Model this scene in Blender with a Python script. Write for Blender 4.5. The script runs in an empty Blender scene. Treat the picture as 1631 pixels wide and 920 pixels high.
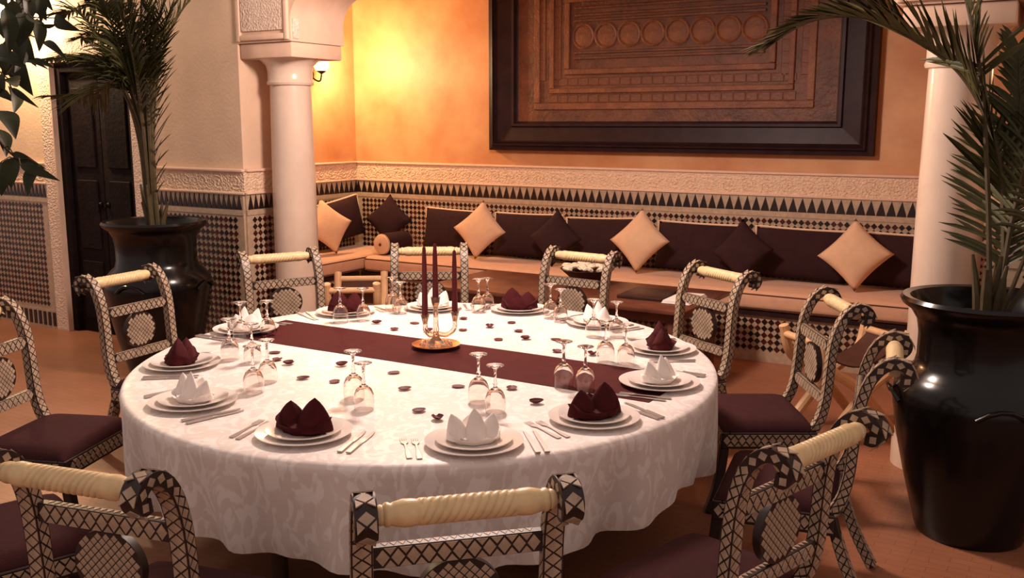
import bpy, bmesh, math, random
from mathutils import Vector, Matrix
R = math.radians
random.seed(7)
scn = bpy.context.scene
C = scn.collection

# ---------------------------------------------------------------- camera, world, exposure
cam_d = bpy.data.cameras.new('camera'); cam = bpy.data.objects.new('camera', cam_d); C.objects.link(cam)
cam_d.sensor_width = 36.0; cam_d.lens = 33.99
cam.location = (0, 0, 1.77)
cam.rotation_euler = (R(90 - 9.764), 0, R(31))
scn.camera = cam
w = bpy.data.worlds.new('world'); scn.world = w; w.use_nodes = True
w.node_tree.nodes['Background'].inputs[0].default_value = (1.0, 0.76, 0.68, 1)
w.node_tree.nodes['Background'].inputs[1].default_value = 0.50
scn.view_settings.view_transform = 'Standard'; scn.view_settings.look = 'None'
scn.view_settings.gamma = 1; scn.view_settings.use_curve_mapping = False
scn.view_settings.exposure = 0.0

# ---------------------------------------------------------------- materials
def lin(c):
    return tuple(((v / 12.92) if v <= 0.04045 else ((v + 0.055) / 1.055) ** 2.4) for v in c)
MATS = {}
def mat(name, col, rough=0.6, metal=0.0, var=0.0, vscale=6.0, col2=None, bump=0.0, bscale=60.0, spec=0.5,
        coat=0.0, trans=0.0, emit=0.0, ior=1.45, sheen=0.0, tex='noise', bd=0.02):
    m = bpy.data.materials.new(name); m.use_nodes = True
    nt = m.node_tree; N = nt.nodes; L = nt.links
    b = N['Principled BSDF']
    c = lin(col) + (1,)
    b.inputs['Base Color'].default_value = c
    b.inputs['Roughness'].default_value = rough
    b.inputs['Metallic'].default_value = metal
    b.inputs['Specular IOR Level'].default_value = spec
    b.inputs['Coat Weight'].default_value = coat
    b.inputs['Transmission Weight'].default_value = trans
    b.inputs['IOR'].default_value = ior
    b.inputs['Sheen Weight'].default_value = sheen
    if emit:
        b.inputs['Emission Color'].default_value = c; b.inputs['Emission Strength'].default_value = emit
    co = N.new('ShaderNodeTexCoord')
    if var or col2:
        n = N.new('ShaderNodeTexNoise'); n.inputs['Scale'].default_value = vscale
        n.inputs['Detail'].default_value = 6; n.inputs['Roughness'].default_value = 0.6
        L.new(co.outputs['Object'], n.inputs['Vector'])
        r = N.new('ShaderNodeValToRGB')
        d = lin(col2) + (1,) if col2 else tuple(max(0, v * (1 - var)) for v in c[:3]) + (1,)
        u = c if col2 else tuple(min(1, v * (1 + var)) for v in c[:3]) + (1,)
        r.color_ramp.elements[0].position = 0.32; r.color_ramp.elements[1].position = 0.68
        r.color_ramp.elements[0].color = d; r.color_ramp.elements[1].color = u
        L.new(n.outputs['Fac'], r.inputs['Fac']); L.new(r.outputs['Color'], b.inputs['Base Color'])
    if bump:
        if tex == 'voronoi':
            t = N.new('ShaderNodeTexVoronoi'); out = t.outputs['Distance']
        elif tex == 'wave':
            t = N.new('ShaderNodeTexWave'); out = t.outputs['Fac']; t.inputs['Distortion'].default_value = 6
        else:
            t = N.new('ShaderNodeTexNoise'); out = t.outputs['Fac']; t.inputs['Detail'].default_value = 4
        t.inputs['Scale'].default_value = bscale
        L.new(co.outputs['Object'], t.inputs['Vector'])
        bp = N.new('ShaderNodeBump'); bp.inputs['Strength'].default_value = bump; bp.inputs['Distance'].default_value = bd
        L.new(out, bp.inputs['Height']); L.new(bp.outputs['Normal'], b.inputs['Normal'])
    MATS[name] = m
    return m
mat('plaster', (.86, .73, .62), .75, var=.10, vscale=2.2, bump=.15, bscale=40)
mat('ochre_plaster', (.81, .60, .41), .55, col2=(.70, .45, .27), vscale=1.7, bump=.12, bscale=9)
mat('carved_plaster', (.87, .76, .68), .8, var=.12, vscale=30, bump=.6, bscale=62, tex='voronoi', bd=.010)
mat('carved_band', (.88, .75, .63), .8, var=.08, vscale=40, bump=.8, bscale=60, tex='voronoi', bd=.012)
mat('plain_plaster', (.86, .72, .62), .7, var=.06, vscale=8)
mat('column_stone', (.84, .74, .66), .28, var=.06, vscale=5, coat=.3)
mat('light_tile', (.70, .60, .50), .35, var=.15, vscale=30)
mat('dark_tile', (.14, .08, .08), .28, var=.3, vscale=12)
mat('red_tile', (.27, .10, .08), .28, var=.3, vscale=12)
mat('door_wood', (.11, .065, .06), .7, spec=.12, var=.4, vscale=9, bump=.3, bscale=30)
mat('frame_wood', (.17, .10, .10), .45, var=.3, vscale=8, spec=.2)
mat('carved_wood', (.43, .25, .15), .55, col2=(.29, .16, .11), vscale=4, bump=.7, bscale=28, bd=.015)
mat('carved_wood_pale', (.50, .30, .17), .55, col2=(.36, .20, .13), vscale=7, bump=.6, bscale=50, bd=.012)
mat('table_wood', (.42, .24, .17), .35, var=.3, vscale=7)
mat('dark_board', (.22, .12, .10), .4, var=.2, vscale=10)
mat('mattress_fabric', (.84, .65, .52), .85, var=.06, vscale=15, bump=.2, bscale=300, sheen=.2)
mat('piping_dark', (.35, .20, .14), .8)
mat('cushion_dark', (.20, .115, .12), .9, var=.15, vscale=12, bump=.2, bscale=250, spec=.2)
mat('piping_light', (.88, .74, .62), .8)
mat('pillow_light', (.86, .70, .56), .85, var=.06, vscale=12, bump=.25, bscale=260, sheen=.2)
mat('black_glaze', (.04, .03, .03), .22, spec=.4, coat=.1, var=.2, vscale=7, bump=.05, bscale=8)
mat('soil', (.12, .08, .06), .95, bump=.8, bscale=70)
mat('palm_leaf', (.34, .33, .18), .55, col2=(.22, .22, .11), vscale=6)
mat('palm_stem', (.30, .25, .15), .65, var=.3, vscale=14)
mat('broad_leaf', (.20, .22, .09), .55, spec=.3, col2=(.12, .13, .05), vscale=9)
mat('stem_brown', (.25, .17, .10), .8, var=.2, vscale=20)
mat('chair_wood', (.17, .11, .09), .42, var=.3, vscale=20)
mat('bone', (.68, .59, .50), .5, var=.22, vscale=18)
mat('bone_rail', (.88, .77, .58), .40, var=.10, vscale=30)
mat('seat_fabric', (.24, .12, .125), .95, var=.12, vscale=20, bump=.3, bscale=300, spec=.2)
mat('stool_wood', (.88, .70, .52), .45, var=.08, vscale=12)
mat('leather', (.28, .15, .11), .55, var=.2, vscale=12)
mat('runner', (.30, .11, .11), .85, spec=.15, var=.10, vscale=25, bump=.2, bscale=300)
mat('napkin_dark', (.27, .075, .09), .85, spec=.2, var=.12, vscale=25, bump=.15, bscale=250)
mat('napkin_white', (.95, .91, .88), .8, var=.03, vscale=20)
mat('china', (.93, .89, .86), .16, coat=.3)
mat('silver', (.72, .68, .66), .36, metal=.75)
mat('glass', (1, .98, .97), .02, trans=1.0, ior=1.45)
mat('crystal', (1, .93, .86), .05, trans=.9, ior=1.5)
mat('gold', (.85, .62, .40), .28, metal=1.0)
mat('candle', (.42, .08, .11), .45)
mat('petal', (.36, .08, .11), .6, var=.3, vscale=40)
mat('bread_white', (.93, .86, .76), .8, var=.08, vscale=30)
mat('iron', (.10, .08, .07), .45, metal=.8)
mat('lamp_glass', (1.0, .80, .48), .4, emit=14)
mat('table_leg', (.28, .18, .12), .5)

def cloth_material():
    m = bpy.data.materials.new('tablecloth_damask'); m.use_nodes = True
    nt = m.node_tree; N = nt.nodes; L = nt.links; b = N['Principled BSDF']
    b.inputs['Roughness'].default_value = .7; b.inputs['Sheen Weight'].default_value = .3
    co = N.new('ShaderNodeTexCoord')
    mp = N.new('ShaderNodeMapping'); mp.inputs['Scale'].default_value = (1, 1, .55)
    L.new(co.outputs['Object'], mp.inputs['Vector'])
    n = N.new('ShaderNodeTexNoise'); n.inputs['Scale'].default_value = 13; n.inputs['Distortion'].default_value = 2.2
    n.inputs['Detail'].default_value = 1.5
    L.new(mp.outputs['Vector'], n.inputs['Vector'])
    r = N.new('ShaderNodeValToRGB')
    r.color_ramp.elements[0].position = .50; r.color_ramp.elements[1].position = .56
    r.color_ramp.elements[0].color = lin((.90, .85, .82)) + (1,); r.color_ramp.elements[1].color = lin((.96, .93, .91)) + (1,)
    L.new(n.outputs['Fac'], r.inputs['Fac']); L.new(r.outputs['Color'], b.inputs['Base Color'])
    q = N.new('ShaderNodeMapRange'); q.inputs['To Min'].default_value = .75; q.inputs['To Max'].default_value = .38
    L.new(r.outputs['Color'], q.inputs['Value']); L.new(q.outputs['Result'], b.inputs['Roughness'])
    f = N.new('ShaderNodeTexNoise'); f.inputs['Scale'].default_value = 25
    L.new(co.outputs['Object'], f.inputs['Vector'])
    bp = N.new('ShaderNodeBump'); bp.inputs['Strength'].default_value = .15; bp.inputs['Distance'].default_value = .01
    L.new(f.outputs['Fac'], bp.inputs['Height']); L.new(bp.outputs['Normal'], b.inputs['Normal'])
    MATS['tablecloth'] = m
cloth_material()

def floor_material():
    m = bpy.data.materials.new('terracotta_floor'); m.use_nodes = True
    nt = m.node_tree; N = nt.nodes; L = nt.links; b = N['Principled BSDF']
    b.inputs['Roughness'].default_value = .42
    co = N.new('ShaderNodeTexCoord')
    br = N.new('ShaderNodeTexBrick'); br.inputs['Scale'].default_value = 1.0
    br.inputs['Brick Width'].default_value = .15; br.inputs['Row Height'].default_value = .05
    br.inputs['Mortar Size'].default_value = .0022; br.inputs['Bias'].default_value = -.3
    br.inputs['Color1'].default_value = lin((.66, .43, .31)) + (1,); br.inputs['Color2'].default_value = lin((.63, .405, .29)) + (1,)
    br.inputs['Mortar'].default_value = lin((.56, .36, .265)) + (1,)
    L.new(co.outputs['Object'], br.inputs['Vector'])
    n = N.new('ShaderNodeTexNoise'); n.inputs['Scale'].default_value = 1.6; n.inputs['Detail'].default_value = 5
    L.new(co.outputs['Object'], n.inputs['Vector'])
    mx = N.new('ShaderNodeMix'); mx.data_type = 'RGBA'; mx.blend_type = 'MULTIPLY'; mx.inputs['Factor'].default_value = .6
    r = N.new('ShaderNodeValToRGB'); r.color_ramp.elements[0].color = (.55, .5, .48, 1); r.color_ramp.elements[1].color = (1, 1, 1, 1)
    r.color_ramp.elements[0].position = .3; r.color_ramp.elements[1].position = .7
    L.new(n.outputs['Fac'], r.inputs['Fac'])
    L.new(br.outputs['Color'], mx.inputs['A']); L.new(r.outputs['Color'], mx.inputs['B'])
    L.new(mx.outputs['Result'], b.inputs['Base Color'])
    bp = N.new('ShaderNodeBump'); bp.inputs['Strength'].default_value = .1; bp.inputs['Distance'].default_value = .003
    bp.invert = True
    L.new(br.outputs['Fac'], bp.inputs['Height']); L.new(bp.outputs['Normal'], b.inputs['Normal'])
    MATS['floor'] = m
floor_material()

# ---------------------------------------------------------------- mesh helpers
def me_obj(name, me, m, parent=None):
    if m and not me.materials: me.materials.append(MATS[m])
    o = bpy.data.objects.new(name, me); C.objects.link(o)
    if parent: o.parent = parent
    return o
class MB:
    def __init__(s): s.v = []; s.f = []
    def add(s, vs, fs, M=None):
        k = len(s.v)
        s.v += [tuple(M @ Vector(p)) if M else tuple(p) for p in vs]
        s.f += [tuple(i + k for i in f) for f in fs]
        return s
    def box(s, x0, x1, y0, y1, z0, z1, M=None):
        vs = [(x, y, z) for x in (x0, x1) for y in (y0, y1) for z in (z0, z1)]
        return s.add(vs, [(0, 1, 3, 2), (4, 6, 7, 5), (0, 4, 5, 1), (2, 3, 7, 6), (0, 2, 6, 4), (1, 5, 7, 3)], M)
    def lathe(s, prof, n=32, M=None, cap=True):
        vs = []; fs = []
        for r, z in prof:
            for i in range(n):
                a = 2 * math.pi * i / n; vs.append((r * math.cos(a), r * math.sin(a), z))
        for j in range(len(prof) - 1):
            for i in range(n):
                i2 = (i + 1) % n
                fs.append((j * n + i, j * n + i2, (j + 1) * n + i2, (j + 1) * n + i))
        if cap:
            if prof[0][0] > 1e-4: fs.append(tuple(range(n - 1, -1, -1)))
            if prof[-1][0] > 1e-4: fs.append(tuple(range((len(prof) - 1) * n, len(prof) * n)))
        return s.add(vs, fs, M)
    def tube(s, pts, rad, n=8, M=None, closed=False):
        pts = [Vector(p) for p in pts]; m_ = len(pts)
        rad = [rad] * m_ if not hasattr(rad, '__len__') else rad
        vs = []; fs = []; up = None
        for j, p in enumerate(pts):
            if closed: t = pts[(j + 1) % m_] - pts[j - 1]
            else: t = pts[min(j + 1, m_ - 1)] - pts[max(j - 1, 0)]
            t.normalize()
            if up is None:
                up = Vector((0, 0, 1)) if abs(t.z) < .9 else Vector((1, 0, 0))
            a = t.cross(up).normalized(); up = a.cross(t).normalized()
            for i in range(n):
                q = 2 * math.pi * i / n
                vs.append(p + (a * math.cos(q) + up * math.sin(q)) * rad[j])
        for j in range(m_ if closed else m_ - 1):
            j2 = (j + 1) % m_
            for i in range(n):
                i2 = (i + 1) % n; fs.append((j * n + i, j * n + i2, j2 * n + i2, j2 * n + i))
        if not closed:
            fs.append(tuple(range(n - 1, -1, -1))); fs.append(tuple(range((m_ - 1) * n, m_ * n)))
        return s.add(vs, fs, M)
    def prism(s, poly, y0, y1, M=None):           # poly in (x, z), extruded along y
        n = len(poly)
        vs = [(x, y0, z) for x, z in poly] + [(x, y1, z) for x, z in poly]
        fs = [tuple(range(n)), tuple(range(2 * n - 1, n - 1, -1))] + [(i, i + n, (i + 1) % n + n, (i + 1) % n) for i in range(n)]
        return s.add(vs, fs, M)
    def ribbon(s, path, t, x0, x1, M=None):        # rectangular bar swept along a path in the (y, z) plane
        P = [Vector((0, a, b)) for a, b in path]; vs = []; fs = []
        for j, p in enumerate(P):
            d = (P[min(j + 1, len(P) - 1)] - P[max(j - 1, 0)]).normalized()
            nn = Vector((0, -d.z, d.y)); h = t / 2
            for sg, x in ((1, x0), (1, x1), (-1, x1), (-1, x0)):
                q = p + nn * h * sg; vs.append((x, q.y, q.z))
        m_ = len(P)
        for j in range(m_ - 1):
            for i in range(4):
                i2 = (i + 1) % 4; fs.append((j * 4 + i, j * 4 + i2, j * 4 + 4 + i2, j * 4 + 4 + i))
        fs.append((3, 2, 1, 0)); fs.append(tuple(range((m_ - 1) * 4, m_ * 4)))
        return s.add(vs, fs, M)
    def mesh(s, name, m=None, smooth=35, bevel=0, seg=2, solid=0, sub=0):
        me = bpy.data.meshes.new(name); me.from_pydata([tuple(p) for p in s.v], [], s.f)
        bm = bmesh.new(); bm.from_mesh(me)
        bmesh.ops.recalc_face_normals(bm, faces=bm.faces)
        if solid: bmesh.ops.solidify(bm, geom=bm.faces[:], thickness=solid)
        if bevel:
            bmesh.ops.bevel(bm, geom=[e for e in bm.edges if len(e.link_faces) == 2 and e.calc_face_angle(0) > .5], offset=bevel, segments=seg, profile=.5, affect='EDGES', clamp_overlap=True)
        if sub: bmesh.ops.subdivide_edges(bm, edges=bm.edges, cuts=sub, use_grid_fill=True)
        bm.to_mesh(me); bm.free()
        if smooth:
            for p in me.polygons: p.use_smooth = True
            me.set_sharp_from_angle(angle=R(smooth))
        if m: me.materials.append(MATS[m])
        return me
    def build(s, name, m, parent=None, **k): return me_obj(name, s.mesh(name, m, **k), None, parent)
def bx(x0, x1, y0, y1, z0, z1, M=None): return MB().box(x0, x1, y0, y1, z0, z1, M)
def spline(P, n):                                  # Catmull-Rom through points
    P = [Vector(p) for p in P]; out = []
    for i in range(len(P) - 1):
        a = P[max(i - 1, 0)]; b = P[i]; c = P[i + 1]; d = P[min(i + 2, len(P) - 1)]
        for k in range(n):
            t = k / n
            out.append(.5 * ((2 * b) + (c - a) * t + (2 * a - 5 * b + 4 * c - d) * t * t + (3 * b - a - 3 * c + d) * t ** 3))
    out.append(P[-1]); return out
def empty(name, loc=(0, 0, 0), rz=0):
    o = bpy.data.objects.new(name, None); C.objects.link(o); o.empty_display_size = .1
    o.location = loc; o.rotation_euler = (0, 0, rz); return o
def tag(o, label, cat, group=None):
    o['label'] = label; o['category'] = cat
    if group: o['group'] = group
    return o
def struct(o, label=None):
    o['kind'] = 'structure'
    if label: o['label'] = label
    return o
def stuff(o): o['kind'] = 'stuff'; return o
def inst(name, me, parent=None, M=None):
    o = bpy.data.objects.new(name, me); C.objects.link(o)
    if parent: o.parent = parent
    if M is not None: o.matrix_local = M
    return o
def copy_tree(o, parent=None):
    c = o.copy(); C.objects.link(c); c.parent = parent
    for ch in list(o.children): copy_tree(ch, c)
    return c
T = Matrix.Translation
def RZ(a): return Matrix.Rotation(a, 4, 'Z')
def RX(a): return Matrix.Rotation(a, 4, 'X')
def RY(a): return Matrix.Rotation(a, 4, 'Y')

# ---------------------------------------------------------------- the setting
YW, YI, YB = 5.05, 5.60, 7.75            # courtyard wall face, its inner face, back wall of the alcove
XJ, XK = -5.31, -0.33                    # jambs of the arcade opening
XA, XZ = -6.52, 0.88                     # side walls of the alcove
DX0, DX1, DZ = -7.47, -6.50, 2.255       # doorway
struct(MB().add([(-12, -3, 0), (4, -3, 0), (4, 7.9, 0), (-12, 7.9, 0)], [(0, 1, 2, 3)]).build('floor', 'floor'), 'worn terracotta tiled floor')
wl = MB()
wl.box(-11, DX0, YW, YI, 0, 4.2).box(DX1, XJ, YW, YI, 0, 4.2).box(DX0, DX1, YW, YI, DZ, 4.2)
struct(wl.build('wall_left', 'plaster', smooth=0), 'cream plaster courtyard wall with dark doorway')
struct(bx(XK, 4, YW, YI, 0, 4.2).build('wall_right', 'plaster', smooth=0), 'cream plaster wall behind the right palm')
struct(bx(XA - .15, XZ + .15, YB, YB + .15, 0, 3.4).build('wall_back', 'ochre_plaster', smooth=0), 'mottled ochre back wall of the seating alcove')
struct(bx(XA - .15, XA, YI, YB, 0, 3.4).build('wall_alcove_left', 'ochre_plaster', smooth=0), 'mottled ochre side wall of the alcove beside the lamp')
struct(bx(XZ, XZ + .15, YI, YB, 0, 3.4).build('wall_alcove_right', 'ochre_plaster', smooth=0), 'far side wall of the alcove')
struct(bx(XA - .15, XZ + .15, YI, YB + .15, 3.3, 3.4).build('ceiling', 'plain_plaster', smooth=0), 'plain ceiling of the seating alcove')
# arcade wall above the columns, with a flat arch on rounded shoulders
xl, xr = -4.80, -0.90
poly = [(XJ, 2.32), (xl, 2.32), (xl, 2.47)]
for k in range(1, 9):
    a = k / 8 * math.pi / 2; poly.append((xl + .5 - .5 * math.cos(a), 2.47 + .25 * math.sin(a)))
for k in range(0, 9):
    a = math.pi / 2 - k / 8 * math.pi / 2; poly.append((xr - .5 + .5 * math.cos(a), 2.47 + .25 * math.sin(a)))
poly += [(xr, 2.32), (XK, 2.32), (XK, 4.2), (XJ, 4.2)]
arc = struct(MB().prism(poly, YW, YI).build('wall_arcade', 'plain_plaster', smooth=30), 'plaster arcade wall with carved blocks over the columns')
for x0, x1 in ((XJ + .01, xl - .012), (xr + .012, XK - .01)):
    bx(x0 + .045, x1 - .045, YW - .012, YW + .01, 2.40, 3.1).build('carved_panel', 'carved_plaster', arc, smooth=0)
    for a, b, c, d in ((x0, x0 + .035, 2.33, 3.1), (x1 - .035, x1, 2.33, 3.1), (x0 + .036, x1 - .036, 2.335, 2.375)):
        bx(a, b, YW - .022, YW + .01, c, d).build('carved_border', 'plain_plaster', arc, bevel=.008)
for x, s in ((xl, 1), (xr, -1)):      # recessed side border of the blocks
    for y0, y1 in ((YW + .02, YW + .075),):
        bx(min(x, x + .008 * s), max(x, x + .008 * s), y0, y1, 2.34, 2.47).build('carved_border', 'carved_plaster', arc, smooth=0)

NT = [0]
def trim_name():
    NT[0] += 1; return 'trim_%d' % NT[0]
mer_meshes = {}
def dado(M, L, zf, zm, zb, z0, pitch, label, objs=True, cell=.05, margin=.06):
    """zellige dado: z0 bottom, zb top of the chequer, zm foot of the pointed tiles, zf top"""
    p = struct(bx(0, L, -.016, 0, z0, zf).build(trim_name(), 'light_tile', smooth=0), label); p.matrix_world = M
    key = (round(pitch, 4), round(zf - zm, 4))
    if key not in mer_meshes:
        h = zf - zm - .006; a = pitch * .46
        mer_meshes[key] = MB().prism([(-a, 0), (a, 0), (a * .86, h * .16), (0, h), (-a * .86, h * .16)], -.007, .002).mesh('pointed_tile', 'dark_tile', smooth=0)
    n = int(L / pitch); off = (L - n * pitch) / 2
    big = MB()
    for i in range(n):
        u = off + (i + .5) * pitch
        if objs: inst('pointed_tile', mer_meshes[key], p, T((u, -.016, zm + .003)))
        else:
            me = mer_meshes[key]
            big.add([v.co for v in me.vertices], [tuple(f.vertices) for f in me.polygons], T((u, -.016, zm + .003)))
    if not objs: stuff(big.build('pointed_tiles', 'dark_tile', p, smooth=0))
    bx(0, L, -.022, -.014, zb, zm - .002).build('border_strip', 'light_tile', p, smooth=0)
    dk = MB(); rd = MB(); h = cell * .47
    nu = int((L - 2 * margin) / cell); nz = int((zb - z0 - .03) / cell); o = (L - nu * cell) / 2
    for i in range(nu):
        for j in range(nz):
            u = o + (i + .5) * cell; z = zb - .012 - (j + .5) * cell
            (rd if (i // 2 + j // 2) % 2 else dk).add([(u - h, -.0195, z), (u, -.0195, z - h), (u + h, -.0195, z), (u, -.0195, z + h), (u - h, -.014, z), (u, -.014, z - h), (u + h, -.014, z), (u, -.014, z + h)], [(0, 1, 2, 3), (0, 4, 5, 1), (1, 5, 6, 2), (2, 6, 7, 3), (3, 7, 4, 0)])
    if nz > 0:
        stuff(dk.build('chequer_tiles', 'dark_tile', p, smooth=0)); stuff(rd.build('chequer_tiles', 'red_tile', p, smooth=0))
    return p
def frieze(M, L, z0, z1, label):
    p = struct(bx(0, L, -.022, 0, z0, z1).build(trim_name(), 'carved_band', smooth=0), label); p.matrix_world = M
    bx(0, L, -.04, 0, z1, z1 + .022).build('moulding', 'plain_plaster', p, bevel=.008)
    bx(0, L, -.03, 0, z0 - .004, z0 + .014).build('moulding', 'plain_plaster', p, bevel=.006)
    # raised scrolls of the carving
    m = MB(); k = int(L / .16)
    for i in range(k):
        u = (i + .5) * L / k; zc = (z0 + z1) / 2; hh = (z1 - z0) * .30
        for s in (1, -1):
            pts = [(u + s * .07 * t * math.cos(5.5 * t), -.022, zc + hh * s * t * math.sin(5.5 * t) * 1.1) for t in [q / 14 for q in range(15)]]
            m.tube(pts, .004, 4)
    stuff(m.build('carved_scrolls', 'carved_band', p))
W = lambda x, y: T((x, y, 0))
A90 = R(90)
# courtyard wall, both sides of the doorway; jambs; alcove
dado(W(DX1 + .17, YW), XJ - DX1 - .17, 1.25, 1.14, 1.10, .10, .0525, 'chequered zellige dado right of the dark doorway')
frieze(W(DX1 + .17, YW), XJ - DX1 - .17 + .022, 1.255, 1.415, 'carved plaster frieze between doorway and left column')
dado(W(-10.5, YW), DX0 - .17 + 10.5, 1.25, 1.14, 1.10, .16, .0525, 'chequered zellige dado left of the dark doorway', objs=False)
frieze(W(-10.5, YW), DX0 - .17 + 10.5, 1.255, 1.415, 'carved plaster frieze left of the dark doorway')
dado(T((XJ, YW, 0)) @ RZ(A90), YI - YW, 1.25, 1.14, 1.10, .10, .0525, 'tiled dado on the jamb behind the left column', margin=.04)
frieze(T((XJ, YW, 0)) @ RZ(A90), YI - YW, 1.255, 1.415, 'carved plaster frieze on the jamb behind the left column')
dado(W(XK, YW), 2.2, 1.25, 1.14, 1.10, .10, .0525, 'chequered zellige dado behind the right palm')
frieze(W(XK, YW), 2.2, 1.255, 1.415, 'carved plaster frieze behind the right palm')
dado(T((XK, YI, 0)) @ RZ(-A90), YI - YW, 1.25, 1.14, 1.10, .10, .0525, 'tiled dado on the jamb behind the right column', margin=.04, objs=False)
dado(W(XA, YB), XZ - XA, 1.185, 1.068, 1.025, .45, .074, 'chequered zellige dado along the alcove back wall')
frieze(W(XA, YB), XZ - XA, 1.19, 1.36, 'long carved plaster frieze under the big framed panel')
dado(T((XA, YI, 0)) @ RZ(A90), YB - YI, 1.185, 1.068, 1.025, .45, .074, 'chequered zellige dado on the alcove side wall')
frieze(T((XA, YI, 0)) @ RZ(A90), YB - YI, 1.19, 1.36, 'carved plaster frieze on the alcove side wall')
# striped skirting left of the door
sk = struct(bx(-10.5, DX0 - .17, YW - .02, YW, 0, .16).build('baseboard_left', 'light_tile', smooth=0), 'skirting of upright dark and pale tiles')
skt = bx(-.018, .018, -.006, .002, 0, .12).mesh('skirting_tile', 'dark_tile', smooth=0)
for i in range(34): inst('skirting_tile', skt, sk, T((DX0 - .2 - i * .068, YW - .02, .02)))
struct(bx(DX1 + .17, XJ, YW - .02, YW, 0, .10).build('baseboard_corner', 'light_tile', smooth=0), 'pale skirting right of the dark doorway')

# carved door surround and the door
sur = struct(bx(DX0 - .17, DX0, YW - .02, YW, 0, DZ + .17).build('trim_door', 'carved_plaster', smooth=0), 'carved plaster surround of the dark doorway')
bx(DX1, DX1 + .17, YW - .02, YW, 0, DZ + .17).build('carved_upright', 'carved_plaster', sur, smooth=0)
bx(DX0 + .001, DX1 - .001, YW - .02, YW, DZ, DZ + .17).build('carved_lintel', 'carved_plaster', sur, smooth=0)
bx(DX0 - .012, DX0 + .004, YW - .03, YW + .02, 0, DZ).build('edge_moulding', 'plain_plaster', sur, smooth=0)
dr = struct(bx(DX0, DX1, YW + .10, YW + .14, 0, DZ).build('door_1', 'door_wood', smooth=0), 'dark panelled wooden double door in the left wall')
for a, b, c, d in ((DX0, DX0 + .07, 0, DZ), (DX1 - .07, DX1, 0, DZ), (DX0 + .07, DX1 - .07, DZ - .08, DZ)):
    bx(a, b, YW + .015, YW + .10, c, d).build('door_frame', 'door_wood', dr, bevel=.01)
xm = (DX0 + DX1) / 2
for s, x0, x1 in ((0, DX0 + .075, xm - .004), (1, xm + .004, DX1 - .075)):
    lf = bx(x0, x1, YW + .065, YW + .099, .01, DZ - .085).build('door_leaf', 'door_wood', dr, bevel=.004)
    for z0, z1 in ((.12, .62), (.72, 1.30), (1.40, 2.05)):
        bx(x0 + .07, x1 - .07, YW + .05, YW + .066, z0, z1).build('door_panel', 'door_wood', lf, bevel=.014, seg=1)
    MB().lathe([(.0, -.02), (.02, -.015), (.022, 0), (.012, .012), (.012, .03)], 12, T((xm + (.05 if s else -.05), YW + .05, 1.1)) @ RX(R(90))).build('door_knob', 'iron', lf)

# ---------------------------------------------------------------- columns
def column(x, label):
    t = empty('column', (x, 5.30, 0)); tag(t, label, 'column')
    MB().lathe([(.20, 0), (.20, .12), (.185, .15), (.19, .18), (.185, .21), (.165, .24)], 40).build('base', 'column_stone', t)
    MB().lathe([(.158, .24), (.160, .7), (.158, 1.3), (.150, 1.8), (.146, 2.03)], 48).build('shaft', 'column_stone', t)
    cp = MB().lathe([(.148, 2.03), (.163, 2.035), (.168, 2.05), (.163, 2.065), (.160, 2.07), (.160, 2.13), (.170, 2.17), (.200, 2.20), (.22, 2.215)], 40).build('capital', 'column_stone', t)
    bx(-.245, .245, -.235, .285, 2.215, 2.318).build('abacus', 'plain_plaster', t, bevel=.008)
column(-5.055, 'smooth stone column beside the tiled jamb and doorway wall')
column(-.615, 'smooth stone column behind the right black palm pot')

# ---------------------------------------------------------------- lamps
def sconce(loc, rz, label, power, size=.08):
    t = empty('wall_sconce', loc, rz); tag(t, label, 'lamp')          # local -y points away from the wall
    MB().lathe([(.0, 0), (.05, .0), (.05, .012), (.03, .02), (0, .022)], 20, RX(R(90))).build('backplate', 'iron', t)
    MB().tube(spline([(0, -.01, 0), (0, -.07, -.05), (0, -.13, -.06), (0, -.15, .0)], 6), .008, 8).build('arm', 'iron', t)
    MB().lathe([(.0, .0), (.05, .012), (.07, .05), (.068, .11), (.045, .15), (.03, .155)], 20, T((0, -.15, .02))).build('shade', 'lamp_glass', t)
    cg = MB()
    for k in range(6):
        a = k * math.pi / 3
        cg.tube([(.072 * math.cos(a), -.15 + .072 * math.sin(a), .03 + q * .03) for q in range(5)], .003, 4)
    cg.lathe([(.0, -.05), (.008, -.035), (.005, -.02), (.03, -.005), (.055, .012)], 12, T((0, -.15, .02)))
    cg.build('cage', 'iron', t)
    ld = bpy.data.lights.new('sconce_light', 'POINT'); ld.energy = power; ld.color = (1, .72, .40); ld.shadow_soft_size = size
    lo = bpy.data.objects.new('sconce_light', ld); C.objects.link(lo); lo.parent = t; lo.location = (0, -.26, .12)
sconce((XA, 7.10, 2.22), R(90), 'glowing wall lamp behind the left column capital', 105)
sconce((-7.74, YW, 2.54), 0, 'glowing wall lamp above the leaves left of the doorway', 150)
sconce((.45, YB, 2.05), 0, 'glowing wall lamp in the alcove behind the right column', 9)
pl = empty('pendant_lantern', (-2.85, 4.25, 3.05)); tag(pl, 'brass pendant lantern hanging above the dining table', 'lamp')
MB().lathe([(0, .0), (.10, .03), (.17, .12), (.17, .26), (.10, .36), (.03, .40)], 12).build('lantern_glass', 'lamp_glass', pl)
MB().lathe([(.11, .36), (.10, .40), (.04, .46), (.012, .48), (.012, 2.2)], 12).build('lantern_rod', 'gold', pl)
ld = bpy.data.lights.new('lantern_light', 'POINT'); ld.energy = 310; ld.color = (1, .80, .72); ld.shadow_soft_size = .22
lo = bpy.data.objects.new('lantern_light', ld); C.objects.link(lo); lo.parent = pl; lo.location = (0, 0, -.26)

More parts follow.
